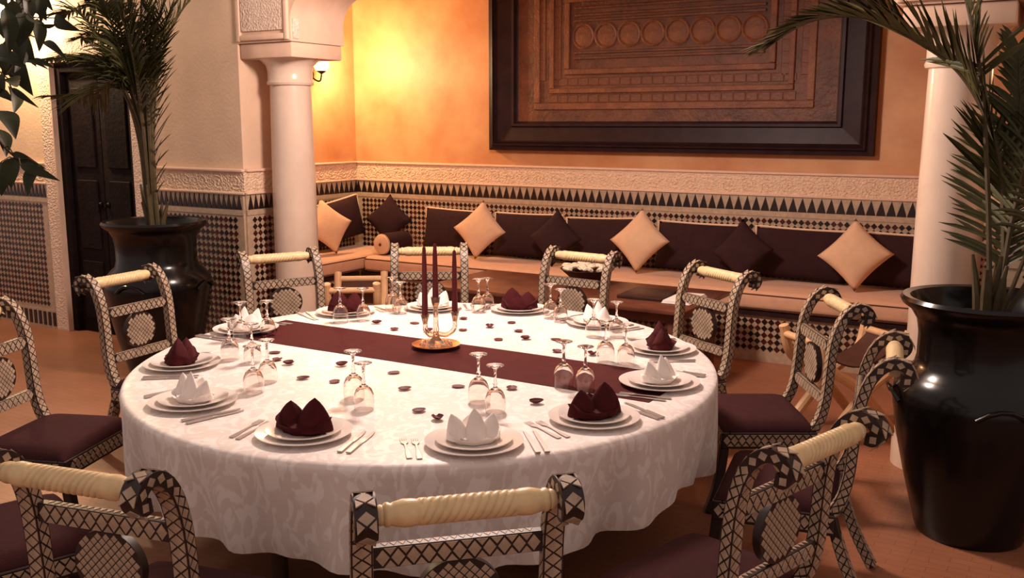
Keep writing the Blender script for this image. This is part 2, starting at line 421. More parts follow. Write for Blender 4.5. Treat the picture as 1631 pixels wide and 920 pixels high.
# ---------------------------------------------------------------- framed carved panel
fp = empty('framed_carved_panel', (-3.15, YB, 1.52)); tag(fp, 'huge carved wooden panel in a heavy dark frame', 'panel')
FX, FZ = 1.70, 1.75                       # half width, height
bx(-FX + .26, FX - .26, -.05, 0, .24, FZ - .24).build('panel_board', 'carved_wood', fp, smooth=0)
def frame_bar(p0, p1, p2, p3, nm='frame_bar'):   # stepped moulding between outer edge p0-p1 and inner edge p3-p2
    prof = [(0, -.0), (0, -.09), (.16, -.10), (.17, -.13), (.22, -.135), (.24, -.115), (.30, -.125), (.34, -.10), (.80, -.075), (.84, -.095), (.92, -.095), (.96, -.06), (1, -.05), (1, 0)]
    vs = []; n = len(prof)
    for a, b in ((p0, p3), (p1, p2)):
        for t, y in prof: vs.append((a[0] + (b[0] - a[0]) * t, y, a[1] + (b[1] - a[1]) * t))
    fs = [(i, i + 1, n + i + 1, n + i) for i in range(n - 1)] + [tuple(range(n)), tuple(range(2 * n - 1, n - 1, -1))]
    MB().add(vs, fs).build(nm, 'frame_wood', fp, smooth=20)
o = [(-FX, 0), (FX, 0), (FX, FZ), (-FX, FZ)]; q = [(-FX + .29, .26), (FX - .29, .26), (FX - .29, FZ - .26), (-FX + .29, FZ - .26)]
for i in range(4): frame_bar(o[i], o[(i + 1) % 4], q[(i + 1) % 4], q[i])
def rect_bead(x0, x1, z0, z1, wd, y, m, nm):
    for a, b, c, d in ((x0, x1, z0, z0 + wd), (x0, x1, z1 - wd, z1), (x0, x0 + wd, z0 + wd, z1 - wd), (x1 - wd, x1, z0 + wd, z1 - wd)):
        bx(a, b, y, -.045, c, d).build(nm, m, fp, bevel=.006, seg=1)
rect_bead(-1.24, 1.24, .36, 1.49, .06, -.065, 'carved_wood_pale', 'carved_border')
rect_bead(-1.08, 1.08, .50, 1.40, .045, -.070, 'carved_wood_pale', 'carved_border')
rect_bead(-.93, .93, .66, 1.32, .05, -.075, 'carved_wood_pale', 'carved_border')
rng = MB().tube([(.10 * math.cos(a), 0, .10 * math.sin(a)) for a in [k * math.pi / 12 for k in range(24)]], .012, 6, closed=True)
rng.lathe([(.0, .010), (.02, .010), (.05, .004), (.07, .008), (.09, 0)], 20, RX(R(90)), cap=False)
rm = rng.mesh('carved_ring', 'carved_wood_pale')
for i in range(8): inst('carved_ring', rm, fp, T((-.755 + i * .2155, -.052, .985)))
slat = bx(-.84, .84, -.068, -.045, -.012, .012).mesh('carved_strip', 'carved_wood', bevel=.005, seg=1)
for z in (.80, .845, 1.115, 1.16, 1.22): inst('carved_strip', slat, fp, T((0, 0, z)))
brk = bx(-.048, .048, -.055, -.045, -.034, .034).mesh('carved_block', 'carved_wood', bevel=.006, seg=1)
for i in range(22):
    inst('carved_block', brk, fp, T((-1.05 + .10 * i, 0, .455)))
    inst('carved_block', brk, fp, T((-1.05 + .10 * i, 0, .60)))
for i in range(9):
    for x in (-1.005, 1.005, -1.16, 1.16): inst('carved_block', brk, fp, T((x, 0, .66 + .09 * i)) @ RY(R(90)))

# ---------------------------------------------------------------- banquette
bq = empty('banquette_base', (-2.47, 7.36, 0)); tag(bq, 'long built-in banquette with chequered tile front along the back wall', 'banquette')
bx(-3.40, 3.34, -.33, .37, 0, .35).build('plinth', 'light_tile', bq, smooth=0)
bx(-3.40, 3.34, -.36, .37, .352, .385).build('shadow_gap_strip', 'frame_wood', bq, smooth=0)  # dark strip standing in for the shadow gap between mattress and tiles
def chequer(parent, x0, x1, z0, z1, M, cell=.05):
    dk = MB(); rd = MB(); h = cell * .47
    for i in range(int((x1 - x0) / cell)):
        for j in range(int((z1 - z0) / cell)):
            u = x0 + (i + .5) * cell; z = z1 - (j + .5) * cell
            (rd if (i // 2 + j // 2) % 2 else dk).add([(u - h, -.006, z), (u, -.006, z - h), (u + h, -.006, z), (u, -.006, z + h), (u - h, .002, z), (u, .002, z - h), (u + h, .002, z), (u, .002, z + h)], [(0, 1, 2, 3), (0, 4, 5, 1), (1, 5, 6, 2), (2, 6, 7, 3), (3, 7, 4, 0)], M)
    stuff(dk.build('chequer_tiles', 'dark_tile', parent, smooth=0)); stuff(rd.build('chequer_tiles', 'red_tile', parent, smooth=0))
chequer(bq, -3.38, 3.32, .04, .33, T((0, -.33, 0)))
bs = empty('banquette_base', (-6.20, 6.60, 0)); tag(bs, 'short built-in banquette against the alcove side wall', 'banquette')
bx(-.30, .30, -.98, .39, 0, .35).build('plinth', 'light_tile', bs, smooth=0)
bx(-.30, .32, -.98, .39, .352, .385).build('shadow_gap_strip', 'frame_wood', bs, smooth=0)  # same dark strip, shade under the side mattress put in as colour
chequer(bs, -.95, .38, .04, .33, T((.30, 0, 0)) @ RZ(A90))

def mattress(name, x0, x1, y0, y1, label, edge):
    cx, cy = (x0 + x1) / 2, (y0 + y1) / 2
    t = empty(name, (cx, cy, .386)); tag(t, label, 'mattress')
    a, b = (x1 - x0) / 2, (y1 - y0) / 2
    m = bx(-a, a, -b, b, .0, .145)
    me = m.mesh('mattress_body', 'mattress_fabric', bevel=.05, seg=5)
    bm = bmesh.new(); bm.from_mesh(me)
    for v in bm.verts:
        if v.co.z > .10: v.co.z += .012 * math.sin(v.co.x * 2.1 + 1)
    bm.to_mesh(me); bm.free()
    me_obj('mattress_body', me, None, t)
    for z in (.022, .125):
        off = .004
        MB().tube([(-a + .03, -b + off, z), (a - .03, -b + off, z), (a - off, -b + .03, z), (a - off, b - .03, z), (a - .03, b - off, z), (-a + .03, b - off, z), (-a + off, b - .03, z), (-a + off, -b + .03, z)], .0055, 6, closed=True).build('piping', 'piping_dark', t)
mattress('seat_mattress', -5.84, XZ - .03, 6.99, 7.72, 'long peach seat mattress on the back wall banquette', 0)
mattress('seat_mattress', XA + .03, -5.87, 5.64, 7.66, 'short peach seat mattress beside the left column', 0)

def pillow_mesh(w, h, t, name, m, pinch=.10, n=14):
    vs = []; fs = []
    for s in (1, -1):
        for j in range(n + 1):
            for i in range(n + 1):
                u = -1 + 2 * i / n; v = -1 + 2 * j / n
                th = t / 2 * max(0, (1 - abs(u) ** 2.6) * (1 - abs(v) ** 2.6)) ** .55
                vs.append((w / 2 * u * (1 - pinch * (1 - v * v)), s * th, h / 2 * v * (1 - pinch * (1 - u * u))))
    k = (n + 1) ** 2
    for s in range(2):
        for j in range(n):
            for i in range(n):
                a = s * k + j * (n + 1) + i
                fs.append((a, a + 1, a + n + 2, a + n + 1))
    b = MB().add(vs, fs)
    me = b.mesh(name, m, smooth=60)
    bm = bmesh.new(); bm.from_mesh(me); bmesh.ops.remove_doubles(bm, verts=bm.verts, dist=.0004); bmesh.ops.recalc_face_normals(bm, faces=bm.faces)
    bm.to_mesh(me); bm.free()
    for p in me.polygons: p.use_smooth = True
    return me
def pillow_rim(w, h, pinch, r, n=14):
    pts = []
    for s in range(4):
        for i in range(n):
            e = -1 + 2 * i / n
            u, v = ((e, -1), (1, e), (-e, 1), (-1, -e))[s]
            pts.append((w / 2 * u * (1 - pinch * (1 - v * v)), 0, h / 2 * v * (1 - pinch * (1 - u * u))))
    return MB().tube(pts, r, 6, closed=True)
back_me = pillow_mesh(.72, .40, .17, 'cushion_cover', 'cushion_dark', .04)
top_edge = [(.36 * u * .998, 0, .20 * (1 - .04 * (1 - u * u)) * 1.0) for u in [-1 + k / 10 for k in range(21)]]
rim_me = MB().tube([(-.352, 0, .10)] + top_edge + [(.352, 0, .10)], [.004] + [.0115] * 21 + [.004], 6).mesh('piping', 'piping_light')
def back_cushion(loc, rz, label, tilt=-9, roll=0):
    t = empty('back_cushion', loc, rz); tag(t, label, 'cushion', 'dark back cushions with pale piping')
    M = RX(R(tilt)) @ RY(R(roll))
    inst('cushion_cover', back_me, t, M); inst('piping', rim_me, t, M)
labs = ['dark back cushion with pale piping next to the bolster', 'dark piped back cushion right of the first pale pillow', 'dark piped back cushion behind the white-filled bowl',
        'dark piped back cushion right of the middle pale pillow', 'dark piped back cushion left of the last pale pillow', 'dark piped back cushion beside the right column']
for i, (x, l) in enumerate(zip((-5.17, -4.39, -3.62, -2.77, -1.93, -1.08), labs)):
    back_cushion((x, 7.57, .757), R((2, -2, 3, -1, 2, 0)[i]), l, -9, (1.5, -1, -2, .5, 1, 0)[i])
back_cushion((-6.34, 7.24, .82), R(90), 'dark piped back cushion against the alcove side wall', -10, -7)
def pillow(loc, rz, label, me, group, tilt=-14, roll=45):
    o = inst('throw_pillow', me, None, T(loc) @ RZ(rz) @ RX(R(tilt)) @ RY(R(roll))); tag(o, label, 'pillow', group)
lp = pillow_mesh(.385, .385, .15, 'throw_pillow', 'pillow_light', .09); dp = pillow_mesh(.36, .36, .13, 'throw_pillow', 'cushion_dark', .09)
pillow((-4.75, 7.33, .812), R(4), 'pale square pillow on its corner between first and second back cushions', lp, 'pale throw pillows', -14, 47)
pillow((-3.18, 7.33, .812), R(-3), 'pale square pillow on its corner above the low wooden table', lp, 'pale throw pillows', -14, 43)
pillow((-1.465, 7.33, .812), R(0), 'pale square pillow on its corner nearest the right column', lp, 'pale throw pillows', -14, 40)
pillow((-6.13, 6.86, .812), R(75), 'pale square pillow on the side bench beside the left column', lp, 'pale throw pillows', -16, 38)
pillow((-3.97, 7.33, .785), R(2), 'plain dark pillow on its corner behind the white-filled bowl', dp, 'plain dark throw pillows')
pillow((-2.31, 7.33, .785), R(-4), 'plain dark pillow on its corner above the low table end', dp, 'plain dark throw pillows', -14, 38)
pillow((-6.00, 7.60, .82), R(14), 'plain dark pillow on its corner in the alcove corner', dp, 'plain dark throw pillows', -10, 46)
bo = empty('bolster', (-5.70, 7.29, .640), R(88)); tag(bo, 'dark round bolster with pale end on the banquette corner', 'bolster')
MB().lathe([(.0, -.19), (.07, -.19), (.095, -.175), (.10, -.15), (.10, .15), (.095, .175), (.07, .19), (0, .19)], 28, RY(R(90))).build('bolster_body', 'cushion_dark', bo)
for s in (-1, 1):
    e = MB().lathe([(.0, .196), (.05, .200), (.088, .186), (.098, .168)], 28, RY(R(90 * s)), cap=False).build('end_cap', 'pillow_light', bo)
    MB().lathe([(.0, .210), (.012, .206), (.016, .198)], 12, RY(R(90 * s)), cap=False).build('button', 'piping_dark', e)

# ---------------------------------------------------------------- low table with its things
lt = empty('low_table', (-3.22, 6.25, 0)); tag(lt, 'long low dark wooden table in front of the banquette', 'table')
bx(-1.03, 1.03, -.45, .45, .538, .57).build('table_top', 'table_wood', lt, bevel=.006)
bx(-.95, .95, -.39, .39, .47, .537).build('apron', 'table_wood', lt, smooth=0)
for x in (-.92, .92):
    for y in (-.36, .36): bx(x - .03, x + .03, y - .03, y + .03, 0, .47).build('leg', 'table_wood', lt, bevel=.006)
tag(bx(-.16, .16, -.19, .19, 0, .022).build('menu_board', 'dark_board', bevel=.004), 'dark leather menu folder lying on the low table', 'menu').matrix_world = T((-2.63, 6.235, .571)) @ RZ(R(3))
cl = MB()
for i in range(3): cl.box(-.10 + .004 * i, .10 - .006 * i, -.19 + .003 * i, .19 - .004 * i, .0075 * i, .0075 * i + .007)
tag(cl.build('folded_cloth', 'napkin_white', bevel=.003, seg=1), 'folded cream cloth at the end of the low table', 'cloth').matrix_world = T((-2.345, 6.20, .571)) @ RZ(R(2))
bw = empty('serving_bowl', (-3.22, 6.46, .5705)); tag(bw, 'dark shallow bowl heaped with white pieces on the low table', 'bowl')
MB().lathe([(.0, .0), (.08, 0), (.085, .015), (.14, .06), (.19, .105), (.205, .118), (.195, .118), (.135, .07), (.07, .03), (0, .026)], 36, cap=False).build('bowl_body', 'dark_board', bw)
hp = MB()
for i in range(46):
    a = random.uniform(0, 6.28); r = .165 * math.sqrt(random.random()); s = random.uniform(.025, .045)
    hp.lathe([(0, -s * .5), (s * .7, -s * .35), (s, 0), (s * .7, s * .4), (0, s * .5)], 7, T((r * math.cos(a), r * math.sin(a), .125 + .045 * (1 - r / .165) + random.uniform(-.01, .012))) @ RX(random.uniform(-.6, .6)) @ RY(random.uniform(-.6, .6)))
stuff(hp.build('white_pieces', 'bread_white', bw))

# ---------------------------------------------------------------- X-frame stools
def stool(loc, rz, label):
    t = empty('folding_stool', loc, rz); tag(t, label, 'stool', 'pale wooden folding stools')
    a, b, h = .18, .27, .58                      # rail half length (x), half spread (y), height
    for s in (-1, 1):
        MB().tube([(-a, s * b, h - .02), (0, s * b, h - .02), (a, s * b, h - .02)], .022, 12).build('top_rail', 'stool_wood', t)
        MB().tube([(-a, -s * b * .95, .045), (a, -s * b * .95, .045)], .014, 10).build('foot_rail', 'stool_wood', t)
        for e in (-1, 1):
            x = e * a + s * .016
            MB().tube(spline([(x, s * (b + .012), h + .035), (x, s * b, h), (x, s * b * .80, h - .15), (x, 0, .28), (x, -s * b * .95, 0)], 4), [.015] + [.029] * 15 + [.022], 10).build('leg', 'stool_wood', t)
    n = 14; vs = []; fs = []
    for j in range(n + 1):
        v = -1 + 2 * j / n
        for x in (-a + .045, a - .045): vs.append((x, v * (b - .005), h - .03 - .13 * (1 - v * v)))
    for j in range(n): fs.append((2 * j, 2 * j + 1, 2 * j + 3, 2 * j + 2))
    MB().add(vs, fs).build('sling_seat', 'leather', t, solid=.008)
stool((-4.74, 5.60, 0), R(36), 'pale wooden folding stool between left column and dining table')
stool((-1.15, 5.62, 0), R(-40), 'pale wooden folding stool beside the right column')

# ---------------------------------------------------------------- inlaid dining chairs (local +y = back, rail at y .33, z .925)
POST = [(-.06, .335), (.04, .335), (.115, .365), (.165, .44), (.188, .53), (.197, .63), (.203, .72), (.213, .80), (.235, .875), (.268, .928), (.308, .955), (.346, .950), (.366, .925), (.356, .899), (.334, .900)]
post = [(p.x, p.y) for p in spline([(a, b, 0) for a, b in POST], 6)]
PT = .036; PX0, PX1 = .205, .255
def post_mesh():
    return MB().ribbon(post, PT, -.025, .025).mesh('side_post', 'chair_wood', bevel=.004, seg=1)
me_post = post_mesh()
def along(path, step, start=0.0, stop=None):            # evenly spaced (point, tangent) on a path in (y, z)
    out = []; acc = -start; 
    for (a, b), (c, d) in zip(path, path[1:]):
        L = math.hypot(c - a, d - b); t = (c - a) / (L or 1), (d - b) / (L or 1)
        x = 0
        while acc + (L - x) >= 0 and L > 0:
            x = x + (-acc) if acc < 0 else x
            if x > L: break
            out.append(((a + t[0] * x, b + t[1] * x), t)); acc = -step
            if L - x < step: 
                acc = -(step - (L - x)); x = L; break
        else:
            acc += (L - x); continue
        if x < L: acc += L - x
    return out
def resample(path, step):
    d = [0]
    for (a, b), (c, e) in zip(path, path[1:]): d.append(d[-1] + math.hypot(c - a, e - b))
    out = []; n = int(d[-1] / step); off = (d[-1] - n * step) / 2
    for k in range(n):
        s = off + (k + .5) * step
        for i in range(len(d) - 1):
            if d[i] <= s <= d[i + 1]:
                t = (s - d[i]) / ((d[i + 1] - d[i]) or 1)
                p = (path[i][0] + (path[i + 1][0] - path[i][0]) * t, path[i][1] + (path[i + 1][1] - path[i][1]) * t)
                q = (path[i + 1][0] - path[i][0], path[i + 1][1] - path[i][1]); L = math.hypot(*q)
                out.append((p, (q[0] / L, q[1] / L))); break
    return out
def basis(o, u, v):                                      # matrix with x = u, y = v, z = normal
    u = Vector(u).normalized(); v = Vector(v).normalized(); n = u.cross(v)
    return Matrix(((u.x, v.x, n.x, o[0]), (u.y, v.y, n.y, o[1]), (u.z, v.z, n.z, o[2]), (0, 0, 0, 1)))
def lozenge(a, b, name='inlay_tile'):                    # half sizes along x and y, lying on z = 0
    c = .80
    return MB().add([(-a, 0, .0012), (0, -b, .0012), (a, 0, .0012), (0, b, .0012), (-a, 0, -.002), (0, -b, -.002), (a, 0, -.002), (0, b, -.002)], [(0, 1, 2, 3), (0, 4, 5, 1), (1, 5, 6, 2), (2, 6, 7, 3), (3, 7, 4, 0)]).mesh(name, 'bone', smooth=0)
ST = .036
loz_post = lozenge(.0152, .0186); loz_side = lozenge(.0146, .0126); loz_slat = lozenge(.0160, .0204); loz_med = lozenge(.0106, .0106)
tri = MB().add([(-.0142, 0, .0012), (.0142, 0, .0012), (0, .0168, .0012), (-.0142, 0, -.002), (.0142, 0, -.002), (0, .0168, -.002)], [(0, 1, 2), (0, 3, 4, 1), (1, 4, 5, 2), (2, 5, 3, 0)]).mesh('inlay_edge', 'bone', smooth=0)
RLEG = [(p.x, p.y) for p in spline([(.13, .40, 0), (.16, .30, 0), (.215, .15, 0), (.29, .005, 0)], 5)]
FLEG = [(p.x, p.y) for p in spline([(-.26, .36, 0), (-.27, .25, 0), (-.29, .12, 0), (-.325, .005, 0)], 5)]
TILES = {'back': [], 'front': [], 'edge': []}            # (mesh, matrix)
def strip(path, x, faces, t, step=ST):
    for i, ((y, z), (ty, tz)) in enumerate(resample(path, step)):
        tv = Vector((0, ty, tz)); nv = Vector((0, -tz, ty))       # nv: +side of the ribbon (front / inside of the curve going up is -y)
        for s, key in ((1, 'front'), (-1, 'back')):
            o = Vector((x, y, z)) + nv * (t / 2) * s
            u = tv; v = Vector((s, 0, 0)) if True else None
            M = basis(o, u, (Vector((0, 0, 0)) + nv * s).cross(u))
            TILES[key].append((loz_post, M))
            for q in (-1, 1):
                o2 = o + tv * step / 2 + Vector((q * .0212, 0, 0))
                TILES['edge'].append((tri, basis(o2, tv * q * s, Vector((-q, 0, 0)))))
        sx = 1 if x > 0 else -1
        for s, key in ((sx, 'back'), (-sx, 'front')):
            o = Vector((x + s * .025, y, z)); n = Vector((s, 0, 0))
            TILES[key].append((loz_side, basis(o, tv, n.cross(tv))))
            for q in (-1, 1):
                v = n.cross(tv) * -q
                if z < .90: TILES['edge'].append((tri, basis(o + tv * step / 2 - v * .0148, v.cross(n), v) @ Matrix.Diagonal((1, .64, 1, 1))))
for sx in (-1, 1):
    strip(post, sx * .23, None, PT)
    strip(RLEG[4:], sx * .23, None, .038)
SLATS = [(.205, .775, .052), (.190, .53, .048)]           # y, z, height
for y, z, h in SLATS:
    n = 11
    for i in range(n):
        x = -.200 + (i + .5) * .40 / n
        for s, key in ((1, 'back'), (-1, 'front')):
            nn = Vector((0, s, 0)); u = Vector((1, 0, 0))
            TILES[key].append((loz_slat, basis(Vector((x, y + s * .014, z)), u, nn.cross(u))))
            for q in (-1, 1):
                v = Vector((0, 0, -q))
                if i < n - 1: TILES['edge'].append((tri, basis(Vector((x + .0182, y + s * .014, z + q * (h / 2 - .0025))), v.cross(nn), v)))
    for i in range(18):
        x = -.185 + (i + .5) * .37 / 18
        TILES['edge'].append((tri, basis(Vector((x, y - .010, z + h / 2)), (1, 0, 0), (0, 1, 0)) @ Matrix.Diagonal((.62, 1, 1, 1))))
MZ, MY, MRX, MRZ = .653, .197, .106, .097
for i in range(-9, 10):
    for j in range(-9, 10):
        x = (i - j) * .0128; z = (i + j) * .0128
        if (x / (MRX - .0085)) ** 2 + (z / (MRZ - .0085)) ** 2 < 1:
            for s, key in ((1, 'back'), (-1, 'front')):
                nn = Vector((0, s, 0)); u = Vector((1, 0, 0))
                TILES[key].append((lozenge_med if False else loz_med, basis(Vector((x, MY + s * .012, MZ + z)), u, nn.cross(u))))
for i in range(13):                                       # seat rails
    x = -.235 + (i + .5) * .47 / 13
    TILES['back'].append((loz_slat, basis(Vector((x, .152, .355)), (1, 0, 0), Vector((0, 1, 0)).cross(Vector((1, 0, 0))))))
    TILES['edge'].append((loz_slat, basis(Vector((x, -.282, .355)), (1, 0, 0), Vector((0, -1, 0)).cross(Vector((1, 0, 0))))))
    for q in (-1, 1):
        for yy, nn in ((.152, Vector((0, 1, 0))), (-.282, Vector((0, -1, 0)))):
            v = Vector((0, 0, -q)); TILES['edge'].append((tri, basis(Vector((x + .0181, yy, .355 + q * .0265)), v.cross(nn), v)))
for i in range(12):
    for s in (1, -1):
        y = -.275 + (i + .5) * .41 / 12
        TILES['back' if s > 0 else 'front'].append((loz_slat, basis(Vector((s * .272, y, .355)), (0, 1, 0), Vector((s, 0, 0)).cross(Vector((0, 1, 0))))))
        for q in (-1, 1):
            v = Vector((0, 0, -q)); TILES['edge'].append((tri, basis(Vector((s * .272, y + .0171, .355 + q * .0265)), v.cross(Vector((s, 0, 0))), v)))
def joined(lst, name):
    b = MB()
    for me, M in lst: b.add([v.co for v in me.vertices], [tuple(p.vertices) for p in me.polygons], M)
    return b.mesh(name, 'bone', smooth=0)
me_all = joined(TILES['back'] + TILES['front'] + TILES['edge'], 'inlay')
me_fe = joined(TILES['front'] + TILES['edge'], 'inlay')
# turned and spirally grooved rail along x
def rail_mesh():
    prof = [(-.205, .020), (-.195, .024), (-.190, .022), (-.185, .027), (-.178, .0275), (-.172, .0245), (-.165, .027), (-.145, .0315), (-.125, .0310), (-.112, .0285), (-.108, .0305)]
    prof += [(-.104 + k * .0026, .0305) for k in range(81)]
    prof += [(-a, r) for a, r in reversed(prof[:11])]
    n = 54; vs = []; fs = []
    for x, r in prof:
        for i in range(n):
            a = 2 * math.pi * i / n; rr = r
            if abs(x) < .1045: rr = r - .0034 * max(0, math.sin(5 * a + x * 330)) ** 3
            vs.append((x, rr * math.cos(a), rr * math.sin(a)))
    for j in range(len(prof) - 1):
        for i in range(n):
            i2 = (i + 1) % n; fs.append((j * n + i, j * n + i2, (j + 1) * n + i2, (j + 1) * n + i))
    fs += [tuple(range(n)), tuple(range((len(prof) - 1) * n, len(prof) * n))]
    return MB().add(vs, fs, T((0, .318, .922))).mesh('top_rail', 'bone_rail', smooth=50)
me_rail = rail_mesh()
me_slat = [bx(-.207, .207, y - .014, y + .014, z - h / 2, z + h / 2).mesh('back_slat', 'chair_wood', bevel=.003, seg=1) for y, z, h in SLATS]
me_med = MB().prism([(MRX * math.cos(a), MRZ * math.sin(a)) for a in [k * math.pi / 16 for k in range(32)]], -.012, .012, T((0, MY, MZ))).mesh('medallion', 'chair_wood')
sf = MB(); sf.box(-.27, .27, .115, .15, .315, .392).box(-.27, .27, -.28, -.245, .315, .392).box(-.27, -.235, -.245, .115, .315, .392).box(.235, .27, -.245, .115, .315, .392)
me_frame = sf.mesh('seat_frame', 'chair_wood', bevel=.004, seg=1)
def seat_mesh():
    n = 16; vs = []; fs = []
    for s in (1, 0):
        for j in range(n + 1):
            for i in range(n + 1):
                u = -1 + 2 * i / n; v = -1 + 2 * j / n
                e = max(0, (1 - abs(u) ** 6) * (1 - abs(v) ** 6)) ** .4
                vs.append((.262 * u, -.065 + .212 * v, (.395 + .048 * e) if s else .393))
    k = (n + 1) ** 2
    for s in range(2):
        for j in range(n):
            for i in range(n):
                a = s * k + j * (n + 1) + i; fs.append((a, a + 1, a + n + 2, a + n + 1))
    for a in range(n):
        for p, q in ((a, a + 1), (a * (n + 1), (a + 1) * (n + 1)), (n * (n + 1) + a, n * (n + 1) + a + 1), (a * (n + 1) + n, (a + 1) * (n + 1) + n)):
            fs.append((p, q, q + k, p + k))
    return MB().add(vs, fs).mesh('seat_cushion', 'seat_fabric', smooth=60)
me_seat = seat_mesh()
me_rl = MB().ribbon(RLEG, .038, -.022, .022).mesh('leg', 'chair_wood', bevel=.004, seg=1)
me_fl = MB().ribbon(FLEG, .040, -.022, .022).mesh('leg', 'chair_wood', bevel=.004, seg=1)
TC = Vector((-2.463, 3.436, 0))
CG = 'inlaid dining chairs around the round table'
def chair(mx, my, ang, label, near):
    a = R(ang); u = Vector((math.cos(a), math.sin(a), 0)); o = Vector((-u.y, u.x, 0))
    if o.dot(Vector((mx, my, 0)) - TC) < 0: a += math.pi; u = -u; o = -o
    t = empty('dining_chair', (mx - o.x * .335, my - o.y * .335, 0), a); tag(t, label, 'chair', CG)
    for s in (-1, 1):
        inst('side_post', me_post, t, T((s * .23, 0, 0)))
        inst('leg', me_rl, t, T((s * .23, 0, 0))); inst('leg', me_fl, t, T((s * .24, 0, 0)))
    inst('top_rail', me_rail, t)
    for m in me_slat: inst('back_slat', m, t)
    md = inst('medallion', me_med, t); inst('seat_frame', me_frame, t); inst('seat_cushion', me_seat, t)
    if near:
        stuff(inst('inlay', me_fe, t))
        for me, M in TILES['back']: inst('inlay_tile', me, t, M)
    else: stuff(inst('inlay', me_all, t))
for c in [
    (-1.130, 1.695, 45, 'inlaid chair backing the front white-napkin setting, seat hidden by its rail', 1),
    (-2.05, 1.33, 12.5, 'inlaid chair at the dark-napkin setting left of the front chair', 1),
    (-3.15, 1.40, -18, 'inlaid chair between the leafy plant pot and the table', 0),
    (-4.21, 2.33, 112, 'inlaid chair under the broad leaves, dark seat bare', 0),
    (-4.569, 3.387, 96, 'inlaid chair in front of the dark doorway', 0),
    (-4.432, 4.466, 62.5, 'inlaid chair before the left stone column', 0),
    (-3.787, 5.229, 35, 'inlaid chair behind the candelabrum, facing the front chair', 0),
    (-2.764, 5.504, -5.5, 'inlaid chair in front of the white-filled bowl', 0),
    (-1.75, 5.25, -32, 'inlaid chair in front of the end of the low table', 0),
    (-.955, 4.625, -59, 'inlaid chair in front of the pale stool near the right column', 0),
    (-.555, 3.67, -80, 'inlaid chair close against the right black pot', 1),
    (-.545, 2.53, 74, 'inlaid chair pulled out beside the front chair, seat empty, near the right pot', 1)]: chair(*c)

# ---------------------------------------------------------------- round table, cloth, runner
TE = T((-2.462, 3.374, 0)) @ RZ(R(121)) @ Matrix.Diagonal((1.36 / 1.303, 1.25 / 1.303, 1, 1))
dt = empty('dining_table'); dt.matrix_world = TE; tag(dt, 'large round dining table hidden under the white cloth', 'table')
MB().lathe([(0, .70), (1.27, .70), (1.285, .71), (1.285, .725), (1.27, .735), (0, .735)], 64, cap=False).build('table_top', 'table_leg', dt)
for k in range(4):
    a = R(45 + 90 * k); MB().lathe([(.035, 0), (.035, .7)], 12, T((.8 * math.cos(a), .8 * math.sin(a), 0))).build('leg', 'table_leg', dt)
def cloth():
    n = 288; rings = [(0.02, .742), (.4, .742), (.8, .742), (1.1, .742), (1.25, .742), (1.285, .7405), (1.298, .734), (1.303, .722)]
    nd = 16
    vs = []; fs = []
    def fold(a): return .45 * math.sin(13 * a + .6 * math.sin(3 * a)) + .35 * math.sin(21 * a + 1.3) + .25 * math.sin(34 * a + 2 * math.sin(2 * a)) 
    for r, z in rings:
        for i in range(n):
            a = 2 * math.pi * i / n; vs.append((r * math.cos(a), r * math.sin(a), z))
    for k in range(1, nd + 1):
        s = k / nd
        for i in range(n):
            a = 2 * math.pi * i / n
            hem = .375 + .022 * math.sin(5 * a + .5) + .016 * math.sin(11 * a)
            f = (fold(a) - .25) * .062 * s ** 1.2
            r = 1.303 + .006 * math.sin(s * 3.1) - .035 * s + f
            z = .722 + (hem - .722) * s
            vs.append((r * math.cos(a), r * math.sin(a), z))
    m = len(rings) + nd
    for j in range(m - 1):
        for i in range(n):
            i2 = (i + 1) % n; fs.append((j * n + i, j * n + i2, (j + 1) * n + i2, (j + 1) * n + i))
    fs.append(tuple(range(n)))
    o = MB().add(vs, fs).build('tablecloth', 'tablecloth', None, smooth=80, solid=-.002)
    o.matrix_world = TE; return o
tag(cloth(), 'white damask tablecloth hanging in folds over the round table', 'tablecloth')
ZT = .7446
def runner():
    xs = [-1.13 + .0975 * k for k in range(24)]
    vs = []; fs = []
    for x in xs:
        for j in range(9):
            y = -.215 + .43 * j / 8 + .006 * math.sin(3 * x + 1)
            lim = math.sqrt(1.292 ** 2 - min(abs(y), .3) ** 2)
            ax = abs(x); z = ZT + .0012
            if ax > lim - .01:
                d = ax - (lim - .01); X = math.copysign(min(ax, lim + .026), x); z = ZT + .0012 - max(0, d - .01) * 1.6 - .002
            else: X = x
            vs.append((X, y, z))
    for i in range(len(xs) - 1):
        for j in range(8): a = i * 9 + j; fs.append((a, a + 9, a + 10, a + 1))
    o = MB().add(vs, fs).build('table_runner', 'runner', None, smooth=60, solid=.0015); o.location = (TC.x, TC.y + .02, 0)
    return o
tag(runner(), 'dark wine-red runner laid straight across the white tablecloth', 'runner')

# ---------------------------------------------------------------- place settings
PL = [(0.815, -0.931), (0.278, -1.142), (-0.33, -1.079), (-0.821, -0.713), (-1.109, -0.07), (-0.98, 0.535), (-0.648, 0.886), (-0.202, 1.08), (0.323, 0.98), (0.829, 0.60), (1.048, 0.055), (1.03, -0.493)]
charger_me = MB().lathe([(0, .002), (.085, .002), (.09, 0), (.097, .003), (.135, .012), (.152, .016), (.153, .019), (.135, .0155), (.095, .007), (.085, .0055), (0, .0055)], 48, Matrix.Diagonal((1.05, 1.05, 1, 1)), cap=False).mesh('charger_plate', 'china')
plate_me = MB().lathe([(0, .002), (.065, .002), (.07, 0), (.075, .003), (.105, .013), (.118, .016), (.119, .019), (.104, .0165), (.074, .007), (.065, .0055), (0, .0055)], 48, Matrix.Diagonal((1.06, 1.06, 1.15, 1)), cap=False).mesh('dinner_plate', 'china')
